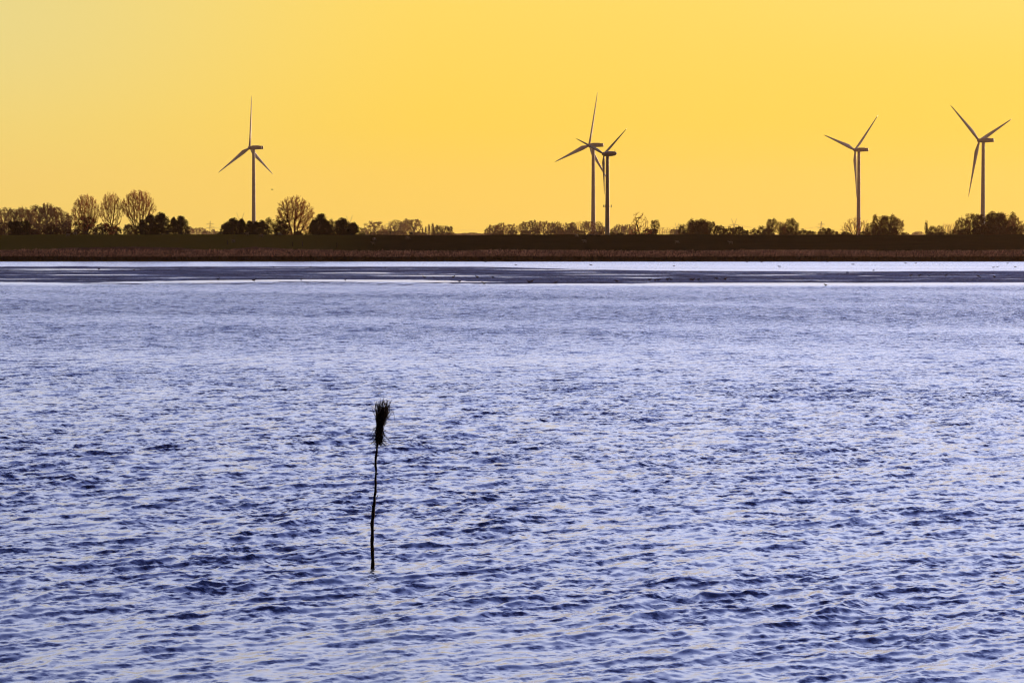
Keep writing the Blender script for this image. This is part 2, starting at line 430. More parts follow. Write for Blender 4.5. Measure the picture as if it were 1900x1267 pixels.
def mat_plume():
    m, gg, out = mat_new('reed_plumes')
    g_ = gg.new('ShaderNodeNewGeometry'); r_ = g_.outputs['Random Per Island']
    pn = gg.noise(gg.scalev(g_.outputs['Position'], 0.22, 0.3, 0.2), 1.0, 3, 0.6)
    f = gg.math('MULTIPLY', gg.rng(r_, 0.2, 0.8, 0.2, 1.0), gg.rng(pn, 0.3, 0.6, 0.5, 1.05))
    c = gg.vec('SCALE', (1.0, 0.50, 0.27), f)
    d = gg.new('ShaderNodeBsdfDiffuse'); gg.put(d.inputs[0], c)
    t = gg.new('ShaderNodeBsdfTranslucent'); gg.put(t.inputs[0], c)
    mx = gg.new('ShaderNodeMixShader'); mx.inputs[0].default_value = 0.6
    gg.l.new(d.outputs[0], mx.inputs[1]); gg.l.new(t.outputs[0], mx.inputs[2]); gg.l.new(mx.outputs[0], out.inputs[0])
    return m
M['plume'] = mat_plume()
M['dry'] = mat_basic('dry_marsh_grass', (0.26, 0.14, 0.09), 0.9, (0.14, 0.08, 0.04), 0.3, transl=(0.4, (0.3, 0.16, 0.10)))
def reed_h(x, y):
    return 1.30 + 0.62 * np.clip((y - 635.5) / 9, 0, 1) + 0.08 * np.sin(0.11 * x + 1) + 0.05 * np.sin(0.31 * x + 0.2 * y)
rm = stems('reed_bed', 70000, (-215, 215), land_z, (635.5, 646.0), reed_h, 21)
rm.materials.append(M['stalk']); rm.materials.append(M['plume'])
tag(link('reed_bed', rm), 'long band of pinkish brown feathery reeds with dark feet along the water edge', 'reeds', kind='stuff')
dm = stems('marsh_grass', 16000, (-190, -28), land_z, (647.0, 654.0), lambda x, y: 0.75 + 0.12 * np.sin(0.2 * x), 22, w=0.05)
dm.materials.append(M['dry']); dm.materials.append(M['dry'])
tag(link('marsh_grass', dm), 'dull russet marsh grass on the low bank between left reeds and dike', 'marsh grass', kind='stuff')

# ------------------------------------------------------------------ wind turbines
def blade_mesh(L):
    st = [(0.0, 0.95, 0.95, 0), (0.04, 0.95, 0.95, 0), (0.10, 1.5, 0.80, 14), (0.19, 2.10, 0.50, 13), (0.30, 1.85, 0.38, 9),
          (0.45, 1.45, 0.28, 6), (0.62, 1.08, 0.20, 3), (0.80, 0.72, 0.13, 1), (0.93, 0.45, 0.08, 0), (1.0, 0.08, 0.02, 0)]
    sc = L / 45.0; V, Fc, n = [], [], 14
    for t, hc, ht, tw in st:
        hc *= sc * (0.9 if t > .05 else 1); ht *= sc; off = (hc - 0.95 * sc) * 0.55 if t > 0.05 else 0
        for k in range(n):
            a = 2 * math.pi * k / n
            cx = hc * math.cos(a) + off; cy = ht * math.sin(a) * (1 if math.cos(a) < 0 else 1 - 0.55 * math.cos(a))
            w = R(tw); V.append((cx * math.cos(w) - cy * math.sin(w), cx * math.sin(w) + cy * math.cos(w), t * L))
    for i in range(len(st) - 1):
        for k in range(n):
            k2 = (k + 1) % n; Fc.append((i * n + k, i * n + k2, (i + 1) * n + k2, (i + 1) * n + k))
    Fc.append(tuple(reversed(range(n)))); Fc.append(tuple((len(st) - 1) * n + k for k in range(n)))
    return mesh_data('blade', V, Fc, M['paint'], True)
def turbine(px_hub, py_hub, D, Lb, theta, yaw, label, old=False, overhang=4.2):
    AX = Vector((-math.sin(R(yaw)), math.cos(R(yaw)), 0))      # the way this rotor faces
    hub = at(px_hub, py_hub, D)
    zb = gz(hub.x, D)
    tw = hub - AX * overhang; tz = hub.z - zb
    root = empty('wind_turbine', (tw.x, tw.y, zb)); tag(root, label, 'wind turbine', 'wind turbines behind the dike')
    mt = M['paint_old'] if old else M['paint']
    mb = MB(); rb, rt = (1.22, 0.70) if old else (1.95, 1.25)
    ns = 12; pts = [(0, 0, tz * i / ns) for i in range(ns)] + [(0, 0, tz - (0.8 if old else 1.6))]
    rr = [rb + (rt - rb) * (i / ns) ** 0.8 for i in range(ns + 1)]
    mb.tube(pts, rr, 24); mb.build('tower', mt, root, True)
    mb = MB(); mb.tube([(0, 0, 0.02), (0, 0, 0.5)], [rb * 1.9, rb * 1.8], 24); mb.build('foundation', M['steel'], root)
    u = Vector((0, 0, 1)); side = AX.cross(u)
    def ell(path):   # nacelle loft: (distance along axis from tower, centre z, half width, half height, squareness)
        V, Fc, n = [], [], 16
        for s_, cz, hw, hh, q in path:
            for k in range(n):
                a = 2 * math.pi * k / n; c, sn = math.cos(a), math.sin(a)
                c = math.copysign(abs(c) ** q, c); sn = math.copysign(abs(sn) ** q, sn)
                V.append(AX * s_ + side * (hw * c) + u * (tz + cz + hh * sn))
        for i in range(len(path) - 1):
            for k in range(n):
                k2 = (k + 1) % n; Fc.append((i * n + k, i * n + k2, (i + 1) * n + k2, (i + 1) * n + k))
        Fc.append(tuple(range(n))); Fc.append(tuple((len(path) - 1) * n + k for k in reversed(range(n))))
        return V, Fc
    if old: path = [(-5.8, 0.1, 0.1, 0.1, 1), (-5.5, 0.1, 0.5, 0.55, 1), (-4.6, 0.05, 0.85, 0.95, 1), (-2.5, 0, 1.05, 1.15, 1), (0, 0, 1.1, 1.2, 1), (1.6, 0, 1.0, 1.05, 1), (2.6, 0, 0.8, 0.8, 1)]
    else: path = [(-9.4, 0.0, 1.3, 1.2, 0.45), (-9.3, 0.0, 1.65, 1.5, 0.45), (-5.0, 0.0, 1.7, 1.55, 0.45), (-4.9, 0.15, 1.75, 1.75, 0.5), (0, 0.1, 1.8, 1.85, 0.6), (1.6, 0.05, 1.7, 1.75, 0.8), (2.9, 0, 1.4, 1.4, 1)]
    V, Fc = ell(path); nac = link('nacelle', mesh_data('nacelle', V, Fc, mt, True), root)
    mb = MB(); tail = path[2][0] if not old else -3.6
    mb.tube([AX * (tail - 1) + u * (tz + 1.0), AX * (tail - 1) + u * (tz + (2.9 if not old else 1.9))], [0.07, 0.05], 5)
    mb.tube([AX * (tail - 1.0) + side * .5 + u * (tz + 1.0), AX * (tail - 1) + side * .5 + u * (tz + (2.5 if not old else 1.7))], [0.07, 0.05], 5)
    mb.build('wind_sensor', M['steel'], nac)
    # rotor, tilted back a little and coned forward
    tilt = R(5.5); cone = R(2.6)
    ax = (AX * math.cos(tilt) + u * math.sin(tilt)).normalized()
    up = (u - ax * u.dot(ax)).normalized(); rt_ = up.cross(ax).normalized()
    if rt_.x < 0: rt_ = -rt_
    hp = AX * overhang + u * tz
    hs = 0.55 if old else 1.0
    mb = MB(); mb.tube([hp - ax * 1.5 * hs, hp - ax * 0.4 * hs, hp + ax * 0.7 * hs, hp + ax * 1.5 * hs, hp + ax * 1.9 * hs], [1.5 * hs, 1.65 * hs, 1.45 * hs, 0.85 * hs, 0.12 * hs], 18)
    mb.build('hub', mt, root, True)
    bm_ = blade_mesh(Lb)
    if old:
        bm_.materials[0] = mt
    for i in range(3):
        t = R(theta + 120 * i)
        d = (up * math.cos(t) + rt_ * math.sin(t)) * math.cos(cone) + ax * math.sin(cone)
        d.normalize(); ch = ax.cross(d).normalized(); th_ = d.cross(ch)
        o = link('blade', bm_, root)
        rot = Matrix((ch, th_, d)).transposed().to_4x4()
        o.matrix_local = Matrix.Translation(hp + d * 0.6 * hs) @ rot
    return root, tz, rb
turbine(463.3, 274.5, 2474, 44.5, 0.5, 58, 'lone white wind turbine left of centre, one blade straight up, rising over dark pines')
turbine(1093.3, 270, 2352, 44.5, 11.4, 52, 'tall pale wind turbine right of centre, overlapped by the darker smaller turbine')
r3, tz3, rb3 = turbine(1120.3, 286, 1300, 18.6, 51.2, 43, 'smaller dark wind turbine with rounded nacelle and antenna collar on its tower', True, 2.4)
turbine(1586.5, 278.6, 2500, 44.5, 46, 46, 'pale wind turbine whose lower blade hangs along its tower, above a bare round tree')
turbine(1816.7, 261.2, 2240, 44.5, 66.9, 42, 'rightmost and largest looking wind turbine, rising behind the big dark thicket')
# antenna collar on the small turbine
mb = MB(); zc = tz3 * (433 - 372) / (433 - 286) + 0.3
for k in range(14):
    a0, a1 = 2 * math.pi * k / 14, 2 * math.pi * (k + 1) / 14
    mb.tube([(1.6 * math.cos(a0), 1.6 * math.sin(a0), zc), (1.6 * math.cos(a1), 1.6 * math.sin(a1), zc)], [0.07, 0.07], 4)
for a in (0.1, 2.2, 3.3, 5.0):
    mb.tube([(1.0 * math.cos(a), 1.0 * math.sin(a), zc), (1.75 * math.cos(a), 1.75 * math.sin(a), zc)], [0.09, 0.09], 4)
    mb.box((1.85 * math.cos(a), 1.85 * math.sin(a), zc + 0.15), (0.14, 0.14, 0.55))
mb.build('antenna_collar', M['steel'], r3)

# ------------------------------------------------------------------ trees
def orth(d):
    a = d.cross(Vector((0.3, 0.2, 0.93)))
    if a.length < 1e-3: a = Vector((1, 0, 0))
    return a.normalized()
def proto_bare(seed, env, forks, n_att=900, step=0.022, di=0.16, dk=0.038, up=0.10, tw=(3, 0.05), twr=0.0022, leaf=0.0, leafsz=0.012, leafside=None, tip_r=0.0022, power=2.35, wob=0.10, stem=False):
    """unit-high bare tree grown towards points spread through its crown envelope env(x, y, z) -> bool; forks = starting stems"""
    rg = np.random.default_rng(seed); rr = random.Random(seed); T, K = MB(), MB()
    att = []
    while len(att) < n_att:
        c = rg.uniform([-.5, -.5, 0.04], [.5, .5, 1.0])
        if env(*c): att.append(c)
    att = np.array(att)
    pos, par = [], []
    for st in forks:                      # each stem: list of (x, y, z)
        prev = -1
        for i in range(len(st) - 1):
            a_, b_ = np.array(st[i], float), np.array(st[i + 1], float); k = max(1, int(np.linalg.norm(b_ - a_) / step))
            for j in range(k):
                pos.append(a_ + (b_ - a_) * j / k + rg.normal(0, 0.002, 3)); par.append(prev); prev = len(pos) - 1
        pos.append(np.array(st[-1], float)); par.append(prev)
    alive = np.ones(len(att), bool)
    for it in range(110):
        if alive.sum() < 6: break
        Pn = np.array(pos); A_ = att[alive]
        d2 = ((A_[:, None, :] - Pn[None]) ** 2).sum(-1); near = d2.argmin(1); dm = np.sqrt(d2.min(1))
        lim = di if it < 70 else 1.0
        ok = dm < max(lim, dm.min() + 1e-6)
        if not ok.any(): break
        dirs = {}
        for q, nn in zip(np.where(ok)[0], near[ok]):
            v = A_[q] - Pn[nn]; dirs.setdefault(nn, []).append(v / (np.linalg.norm(v) + 1e-9))
        added = 0
        for nn, vs in dirs.items():
            v = np.sum(vs, 0) / len(vs) + np.array([0, 0, up]) + rg.normal(0, wob, 3)
            v /= np.linalg.norm(v) + 1e-9
            pos.append(Pn[nn] + v * step); par.append(nn); added += 1
        Pn2 = np.array(pos[-added:])
        dk2 = ((att[:, None, :] - Pn2[None]) ** 2).sum(-1).min(1)
        alive &= dk2 > dk ** 2
    n = len(pos); ch = [[] for _ in range(n)]
    for i, p_ in enumerate(par):
        if p_ >= 0: ch[p_].append(i)
    rad = [0.0] * n
    for i in range(n - 1, -1, -1):
        rad[i] = tip_r if not ch[i] else sum(rad[c] ** power for c in ch[i]) ** (1 / power)
    V = [Vector(p_) for p_ in pos]
    for i in range(n):                    # chains between forks become tubes
        p_ = par[i]
        if p_ >= 0 and len(ch[p_]) == 1 and par[p_] >= 0: continue
        if p_ < 0: pts, rs = [V[i]], [rad[i]]
        else: pts, rs = [V[p_], V[i]], [min(rad[p_], rad[i] * 1.3), rad[i]]
        j = i
        while len(ch[j]) == 1: j = ch[j][0]; pts.append(V[j]); rs.append(rad[j])
        if len(pts) > 4: pts = pts[:1] + pts[1:-1:2] + pts[-1:]; rs = rs[:1] + rs[1:-1:2] + rs[-1:]
        if len(pts) < 2: continue
        big = rs[0] > tip_r * 2.6
        (T if big else K).tube(pts, rs, 6 if rs[0] > .01 else (4 if big else 3), cap=False)
    o_ = Vector((0, 0, 0.25))
    for i in range(n):
        if rad[i] > tip_r * 1.9: continue
        for q in range(tw[0] if not ch[i] else max(1, tw[0] - 2)):
            if rr.random() < .25: continue
            d = (V[i] - o_).normalized() * 0.9 + Vector([rr.uniform(-1, 1) * .8 for _ in range(3)]) + Vector((0, 0, .25)); d.normalize()
            L = tw[1] * rr.uniform(.4, 1.15); m_ = V[i] + d * L * .5 + Vector([rr.uniform(-1, 1) * L * .08 for _ in range(3)])
            e_ = V[i] + d * L + Vector((0, 0, L * .1)); K.tube([V[i], m_, e_], [twr, twr * .8, twr * .4], 3, cap=False)
            if rr.random() < leaf * (leafside(*e_) if leafside else 1):
                for _ in range(2):
                    a_ = Vector([rr.uniform(-1, 1) for _ in range(3)]).normalized(); b_ = orth(a_)
                    K.card(e_ + Vector([rr.uniform(-1, 1) * leafsz for _ in range(3)]), a_ * leafsz * rr.uniform(.5, 1), b_ * leafsz * rr.uniform(.5, 1))
    if stem: T.tube([(0, 0, -2.6), (0, 0, 0)], [.05, .03], 6, cap=False)
    xs = sorted(v.x for v in K.v); zs = sorted(v.z for v in K.v)[int(len(K.v) * .999)]
    w = xs[int(len(xs) * .996)] - xs[int(len(xs) * .004)]
    for B in (T, K):
        for v in B.v: v.x /= w; v.y /= w; v.z /= zs
    return T, K
def ellip(x0, z0, rx, rz, flat=0):
    return lambda x, y, z: ((x - x0) / rx) ** 2 + (y / rx) ** 2 + ((z - z0) / (rz if z > z0 else rz + flat)) ** 2 < 1
def vase(z0=0.30, k=0.75):       # fan: narrow below, broad round top
    return lambda x, y, z: z > z0 and math.hypot(x, y) < 0.5 * min(1.0, ((z - z0) / (1 - z0) * 1.7 + .05)) and ((z - 0.66) / 0.34 if z > .66 else 0) ** 2 + (math.hypot(x, y) / .5) ** 2 < 1
def proto_leafy(seed, shape='round', n=2600, leafsz=0.035, lobes=16, base=0.04, bump=0.09, core=0.45, gaps=0, jut=0.0):
    """unit tree with clumped foliage: a loose core plus bulging lobes at the outline, limbs running into the lobes"""
    rg = random.Random(seed); T, K = MB(), MB()
    def lim(z):
        if shape == 'round': return 0.5 * math.sqrt(max(0, 1 - ((z - 0.46) / 0.56) ** 2)) ** 0.75
        if shape == 'dome': return 0.5 * math.sqrt(max(0, 1 - z ** 2)) ** 0.8
        if shape == 'pine': return 0.5 * max(0, 1 - z) ** 0.62
        if shape == 'box': return 0.47 if z < 0.85 else 0.40
        return 0.5 * max(0, 1 - abs(z - .42) * 1.6) ** 0.5 if z < 1.0 else 0
    cl = []
    for i in range(lobes):          # lobes sit on the outline, spread evenly in height and direction
        z = base + (0.93 - base) * ((i + rg.random()) / lobes) ** 0.85
        a = i * 2.399 + rg.uniform(-.5, .5); r_ = lim(z) * rg.uniform(0.62 - jut, 0.92 + jut)
        cl.append((Vector((math.cos(a) * r_, math.sin(a) * r_, z)), rg.uniform(0.7, 1.25) * bump))
    for i in range(lobes // 3):
        z = rg.uniform(.6, .96); a = rg.uniform(0, 6.28); r_ = lim(z) * rg.uniform(.3, 1.0)
        cl.append((Vector((math.cos(a) * r_, math.sin(a) * r_ * .6, z)), rg.uniform(0.6, 1.1) * bump))
    T.tube([(0, 0, -3.0), (0, 0, -.03), (0.01, 0, .25), (0, 0.01, .55)], [.05, .035, .026, .012], 7)
    for c, rr in cl:
        s0 = Vector((0, 0, max(0.03, c.z * 0.45))); mid = s0.lerp(c, 0.5) + Vector((0, 0, 0.03))
        T.tube([s0, mid, c], [.012, .008, .003], 4)
    holes = [Vector((rg.uniform(-.32, .32), 0, rg.uniform(.25, .8))) for _ in range(gaps)]
    def card(p):
        if any(math.hypot(p.x - h.x, (p.z - h.z) * .8) < .055 for h in holes): return
        a = Vector([rg.uniform(-1, 1) for _ in range(3)]).normalized(); b = orth(a)
        K.card(p, a * leafsz * rg.uniform(.45, 1), b * leafsz * rg.uniform(.4, .9))
    m = 0
    while m < n * core:
        z = rg.uniform(0.0, 0.93); a = rg.uniform(0, 6.28); r_ = math.sqrt(rg.random()) * 0.84 * lim(z)
        if rg.random() < (lim(z) / .5) ** 1.5 + .1: card(Vector((math.cos(a) * r_, math.sin(a) * r_, z))); m += 1
    tot = sum(rr ** 2 for _, rr in cl)
    for c, rr in cl:
        for i in range(int(n * (1 - core) * rr ** 2 / tot)):
            d = Vector([rg.gauss(0, 1) for _ in range(3)]).normalized() * rr * rg.random() ** 0.45 * (1 + rg.gauss(0, .12))
            p = c + d
            if p.z < 0: p.z = abs(p.z) * .5
            card(p)
    zs = sorted(v.z for v in K.v)[int(len(K.v) * .998)]; xs = sorted(v.x for v in K.v)
    w = xs[int(len(xs) * .995)] - xs[int(len(xs) * .005)]
    for B in (T, K):
        for v in B.v: v.x /= w; v.y /= w; v.z /= zs
    return T, K
PROTO = {}
def reg(name, tk, mt, mk): PROTO[name] = (tk[0].data('trunk', M[mt]), tk[1].data('crown', M[mk]))
up_left = lambda x, y, z: min(1, max(0.02, (z - 0.62) * 3.2 - x * 1.1))
reg('vase0', proto_bare(31, vase(0.24), [[(0, 0, -.02), (0.01, 0, .2), (-0.005, 0, .36)]], 1300, dk=.032, tw=(4, .045), twr=.0018, leafsz=.016, leaf=0.9, leafside=up_left), 'bark', 'twig')
reg('vase1', proto_bare(32, vase(0.20), [[(0, 0, -.02), (-0.01, 0, .2), (0.01, 0, .42)]], 1200, dk=.032, tw=(4, .045), twr=.0018, leafsz=.016, leaf=0.9, leafside=up_left), 'bark', 'twig')
reg('vase2', proto_bare(36, vase(0.30), [[(0, 0, -.02), (-0.03, 0, .2), (-0.07, 0, .40)], [(0.02, 0, -.02), (0.04, 0.02, .22), (0.07, 0.02, .42)]], 1500, dk=.030, tw=(4, .045), twr=.0018, leafsz=.015, leaf=0.9, leafside=up_left), 'bark', 'twig')
reg('multi', proto_bare(47, ellip(0, .58, .5, .43, .05), [[(-.02, 0, -.02), (-.09, 0, .3), (-.16, 0, .5)], [(0, 0, -.02), (-.01, .02, .5)], [(.03, 0, -.02), (.07, 0, .4)], [(.03, .03, -.02), (.16, -.02, .32)]], 1700, dk=.030, tw=(5, .055), twr=.0018, leafsz=.015, leaf=.4, tip_r=.0026), 'bark', 'twig')
reg('gnarled', proto_bare(53, lambda x, y, z: (ellip(-.05, .68, .38, .33)(x, y, z) or ellip(.3, .45, .22, .22)(x, y, z) or ellip(-.36, .42, .16, .25)(x, y, z)), [[(.03, 0, -.02), (.02, 0, .2), (-.04, 0, .45), (-.16, 0, .72), (-.2, 0, .92)], [(.03, 0, .12), (.16, 0, .34), (.2, .02, .6)], [(0.02, 0, .05), (-.2, 0, .2), (-.34, 0, .42)]], 380, wob=.14, tw=(2, .05), dk=.05, tip_r=.0042, twr=.0034, power=2.2), 'bark', 'twig')
reg('spreading', proto_bare(61, lambda x, y, z: ellip(0, .45, .5, .55)(x, y, z) and z > .15, [[(0, 0, -.02), (0, 0, .22)]], 750, tw=(3, .05), leaf=.4, leafsz=.014, tip_r=.0035, twr=.003), 'bark', 'twig')
for i in range(4):
    reg('hazy%d' % i, proto_bare(70 + i, ellip(0, .55, .5, .44, .05), [[(0, 0, -.02), (.02, 0, .25)], [(.06, 0, -.02), (.12, 0, .3)]][:1 + i % 2], 600, step=.035, dk=.048, di=.2, tw=(4, .075), twr=.004, leaf=.85, leafsz=.032, stem=True, tip_r=.004), 'bark', 'leaf_brown')
for i in range(3):
    reg('thin%d' % i, proto_bare(80 + i, ellip(0, .58, .5, .42, .05), [[(-.1, 0, -.02), (-.13, 0, .4)], [(.08, 0, -.02), (.14, 0, .4)], [(0, 0, -.02), (0, 0, .35)]], 300, step=.035, dk=.06, di=.2, tw=(2, .09), twr=.004, leaf=.12, leafsz=.02, tip_r=.004, up=.5, stem=True), 'bark', 'twig')
for i in range(4):
    reg('leafy%d' % i, proto_leafy(90 + i, 'round', 5200, 0.034, 24, bump=.12, core=.35, gaps=2 + i % 2), 'bark', 'leaf_olive')
for i in range(4):
    reg('pine%d' % i, proto_leafy(100 + i, 'pine', 7500, 0.034, 46, base=0.02, bump=.085, core=.45, gaps=i % 2, jut=.16), 'bark', 'leaf_dark')
for i in range(2):
    reg('thick%d' % i, proto_leafy(110 + i, 'dome', 7500, 0.030, 44, base=0.02, bump=.085, core=.45, gaps=1), 'bark', 'leaf_olive')
for i in range(3):
    reg('bush%d' % i, proto_leafy(120 + i, 'dome', 2600, 0.055, 20, base=0.02, bump=.11, core=.5), 'bark', 'leaf_olive')
for i in range(3):
    reg('rusty%d' % i, proto_leafy(150 + i, 'round', 3400, 0.036, 26, bump=.10, core=.30, gaps=6, jut=.08), 'bark', 'leaf_brown')
reg('boxy', proto_leafy(130, 'box', 7000, 0.040, 36, base=0.02, bump=.09, core=.6), 'bark', 'leaf_dark')
reg('poplar', proto_leafy(140, 'col', 1400, 0.06, 18, base=0.05, bump=.16), 'bark', 'leaf_olive')
USE = {}
def plant(kind, px, top, w, D, label, cat='tree', group=None, bot=None, rz=None, dense_w=None):
    nm = kind
    if nm not in PROTO:
        k = USE.get(nm, 0); USE[nm] = k + 1
        cands = [q for q in PROTO if q.rstrip('0123456789') == nm]; nm = cands[k % len(cands)]
    p = at(px, top, D)
    zb = gz(p.x, D) - 0.05; H = p.z - zb; W = w * mpp(D)
    name = {'tree': 'tree', 'bush': 'bush', 'pine tree': 'pine_tree', 'poplar': 'poplar_tree', 'hedge': 'bush', 'bare tree': 'bare_tree', 'thicket': 'thicket'}.get(cat, 'tree')
    root = empty(name, (p.x, D, zb)); tag(root, label, cat, group)
    rr = random.Random(int(px * 7 + top))
    t, c = PROTO[nm]
    kd = nm.rstrip('0123456789')
    W *= {'pine': 1.28, 'leafy': 1.15, 'rusty': 1.15, 'hazy': 1.1}.get(kd, 1.0)
    k = {'leafy': 1.3, 'rusty': 1.25, 'hazy': 1.35, 'thin': 1.8, 'bush': 1.0, 'pine': 1.25, 'thick': 1.0}.get(kd)
    Hs = min(H, k * W) if k else H
    S = (W, W if W < H * 1.5 else H * 1.2, Hs)
    flip = rr.choice((-1, 1)) if rz is None else rz
    for nme, md in (('trunk', t), ('crown', c)):
        o = link(nme, md, root); o.scale = (S[0] * flip, S[1], S[2]); o.location.z = H - Hs
    return root

ORD = ['first', 'second', 'third', 'fourth', 'fifth', 'sixth', 'seventh', 'eighth', 'ninth', 'tenth', 'eleventh', 'twelfth', 'thirteenth',
       'fourteenth', 'fifteenth', 'sixteenth', 'seventeenth', 'eighteenth', 'nineteenth', 'twentieth', 'twenty-first', 'twenty-second', 'twenty-third', 'twenty-fourth', 'twenty-fifth']
def row(items, D, what, where, cat, group, dj=0):
    rr = random.Random(len(items) * 13 + int(D))
    for i, (kind, px, top, w) in enumerate(sorted(items, key=lambda q: q[1])):
        plant(kind, px, top, w, D + rr.uniform(-dj, dj), '%s, %s from left %s' % (what, ORD[i], where), cat, group)

# far left hazy wood and what stands in front of it
row([('rusty', -14, 386, 34), ('hazy', 8, 385, 32), ('rusty', 27, 386, 28), ('hazy', 43, 384, 30), ('rusty', 57, 387, 22), ('leafy', 72, 381, 32), ('hazy', 88, 377, 36), ('rusty', 104, 384, 28), ('hazy', 118, 392, 24), ('rusty', 131, 398, 18)],
    1700, 'hazy brown autumn tree', 'in the left edge wood', 'tree', 'trees of the hazy left wood', 30)
row([('bush', -12, 408, 46), ('bush', 22, 410, 44), ('bush', 60, 412, 42), ('bush', 92, 414, 34), ('bush', 118, 410, 32)],
    1500, 'dim brown undergrowth bush', 'below the left wood', 'bush', 'undergrowth below the left wood')
plant('boxy', 36, 410, 42, 690, 'box shaped black evergreen bush on the dike near the left edge', 'bush')
plant('bush', 100, 418, 40, 690, 'low black bush on the dike below the left wood', 'bush')
plant('bush', -2, 423, 20, 690, 'low dark bush cut by the left edge of the photo', 'bush')
plant('vase0', 160, 361, 52, 700, 'tall bare tree with leaning left crown, leftmost of the three slender trees', 'bare tree', 'three slender bare trees on the left', rz=1)
plant('vase1', 207, 357, 44, 700, 'tall bare tree with narrow crown, middle of the three slender trees', 'bare tree', 'three slender bare trees on the left', rz=1)
plant('vase2', 257, 353, 62, 702, 'broad round bare tree rising behind black pines, rightmost of the three slender trees', 'bare tree', 'three slender bare trees on the left', rz=1)
plant('thick0', 159, 400, 44, 900, 'rounded dim brown tree behind the leftmost slender bare tree', 'tree')
row([('bush', 190, 414, 36), ('bush', 214, 418, 28), ('bush', 240, 416, 30)], 880, 'dim brown bush', 'behind the slender bare trees', 'bush', 'bushes behind the slender trees')
# left black pines
row([('pine', 264, 408, 26), ('pine', 280, 399, 34), ('pine', 300, 395, 34)], 684, 'broad black pine', 'in the clump under the round bare tree', 'pine tree', 'left pine clump', 3)
row([('pine', 322, 403, 18), ('pine', 336, 401, 32)], 684, 'stepped black pine', 'right of the dense pine clump', 'pine tree', 'left pine clump', 2)
row([('hazy', 352, 420, 16), ('hazy', 369, 422, 26), ('bush', 383, 428, 20), ('poplar', 396, 425, 9), ('bush', 404, 429, 16)], 4200, 'faint mauve far tree', 'between the two left pine groups', 'tree', 'faint far trees left', 60)
row([('bush', 60, 424, 60), ('bush', 140, 424, 60)], 830, 'dim low bush', 'at the left wood foot', 'bush', 'undergrowth below the left wood')
# pines below the first turbine
row([('pine', 420, 414, 34), ('pine', 431, 405, 32), ('pine', 448, 406, 26), ('pine', 464, 410, 26), ('pine', 475, 411, 22), ('pine', 487, 409, 22)], 684,
    'black bushy pine', 'in the row below the lone left turbine', 'pine tree', 'pines below the lone turbine', 3)
plant('leafy', 512, 404, 38, 684, 'round black tree closing the pine row, just left of the big bare tree', 'tree')
plant('bush', 525, 416, 30, 686, 'low dark round bush leaning against the big bare tree', 'bush')
plant('multi', 547, 364, 68, 690, 'big many stemmed bare tree standing alone between two pine groups', 'bare tree', rz=1)
plant('bush', 553, 429, 22, 684, 'small dark bush at the foot of the big bare tree', 'bush')
row([('pine', 582, 408, 26), ('pine', 595, 397, 38), ('pine', 637, 405, 34), ('pine', 655, 413, 36), ('pine', 606, 410, 30)], 684,
    'black pine', 'in the group right of the big bare tree', 'pine tree', 'pines right of the big bare tree', 3)
plant('leafy', 620, 407, 26, 760, 'brownish sparse tree filling the notch between the black pines', 'tree')
# hazy trees centre left
row([('hazy', 676, 423, 14), ('rusty', 694, 410, 32), ('thin', 711, 416, 20), ('bush', 717, 425, 22), ('hazy', 735, 408, 28), ('hazy', 751, 409, 22), ('rusty', 768, 406, 34)],
    3000, 'hazy pinkish brown tree', 'between black pines and slim poplars', 'tree', 'far trees left of the poplars', 50)
row([('poplar', 784, 422, 4), ('poplar', 790, 420, 5), ('poplar', 796, 416, 6), ('poplar', 803, 414, 7)], 3000, 'slim faint poplar', 'of the four spindly ones', 'poplar', 'four slim poplars')
row([('bush', 735, 428, 50), ('bush', 700, 429, 44), ('bush', 776, 430, 40)], 2600, 'hazy low hedge bush', 'left of the slim poplars', 'bush', 'far hedge left of the poplars')
row([('leafy', 813, 418, 20), ('leafy', 830, 419, 22)], 1700, 'dark rounded brown tree', 'just right of the slim poplars', 'tree', 'pair of rounded trees')
row([('bush', 808 + 14 * i, 433 - (i % 3) * 0.7, 22) for i in range(8)], 5400, 'very faint low far bush', 'on the horizon right of the poplars', 'bush', 'faint far hedge on the horizon')
# long hazy row before the centre turbines
row([('hazy', 907, 421, 16), ('rusty', 917, 417, 20), ('hazy', 930, 413, 22), ('thin', 940, 415, 14), ('rusty', 950, 415, 18), ('thin', 961, 417, 12), ('hazy', 969, 414, 14),
     ('rusty', 978, 411, 17), ('leafy', 988, 408, 12), ('hazy', 998, 412, 16), ('rusty', 1009, 410, 17), ('leafy', 1022, 412, 14), ('hazy', 1033, 411, 18), ('thin', 1043, 413, 16),
     ('rusty', 1054, 413, 18), ('leafy', 1063, 412, 12), ('thin', 1073, 409, 18), ('hazy', 1085, 411, 16), ('rusty', 1095, 410, 18), ('hazy', 1110, 411, 20), ('rusty', 1120, 419, 16)],
    2200, 'hazy reddish tree', 'in the row before the centre turbines', 'tree', 'long hazy tree row at the centre', 60)
row([('bush', 925, 428, 26), ('bush', 950, 425, 20), ('bush', 975, 427, 24), ('bush', 992, 422, 26), ('bush', 1020, 427, 28), ('bush', 1046, 428, 30), ('bush', 1075, 427, 30), ('bush', 1105, 428, 34), ('bush', 1036, 420, 24), ('bush', 1060, 419, 26)],
    2000, 'hazy brown undergrowth bush', 'below the row before the centre turbines', 'bush', 'undergrowth of the long hazy row', 20)
row([('hazy', 1138, 423, 16), ('hazy', 1150, 416, 22), ('hazy', 1164, 416, 20), ('hazy', 1174, 419, 16)], 3000, 'pale hazy tree', 'between small dark turbine and gnarled tree', 'tree', 'pale trees right of the small turbine', 40)
plant('bush', 1136, 430, 12, 700, 'small black bush at the foot of the small dark turbine', 'bush')
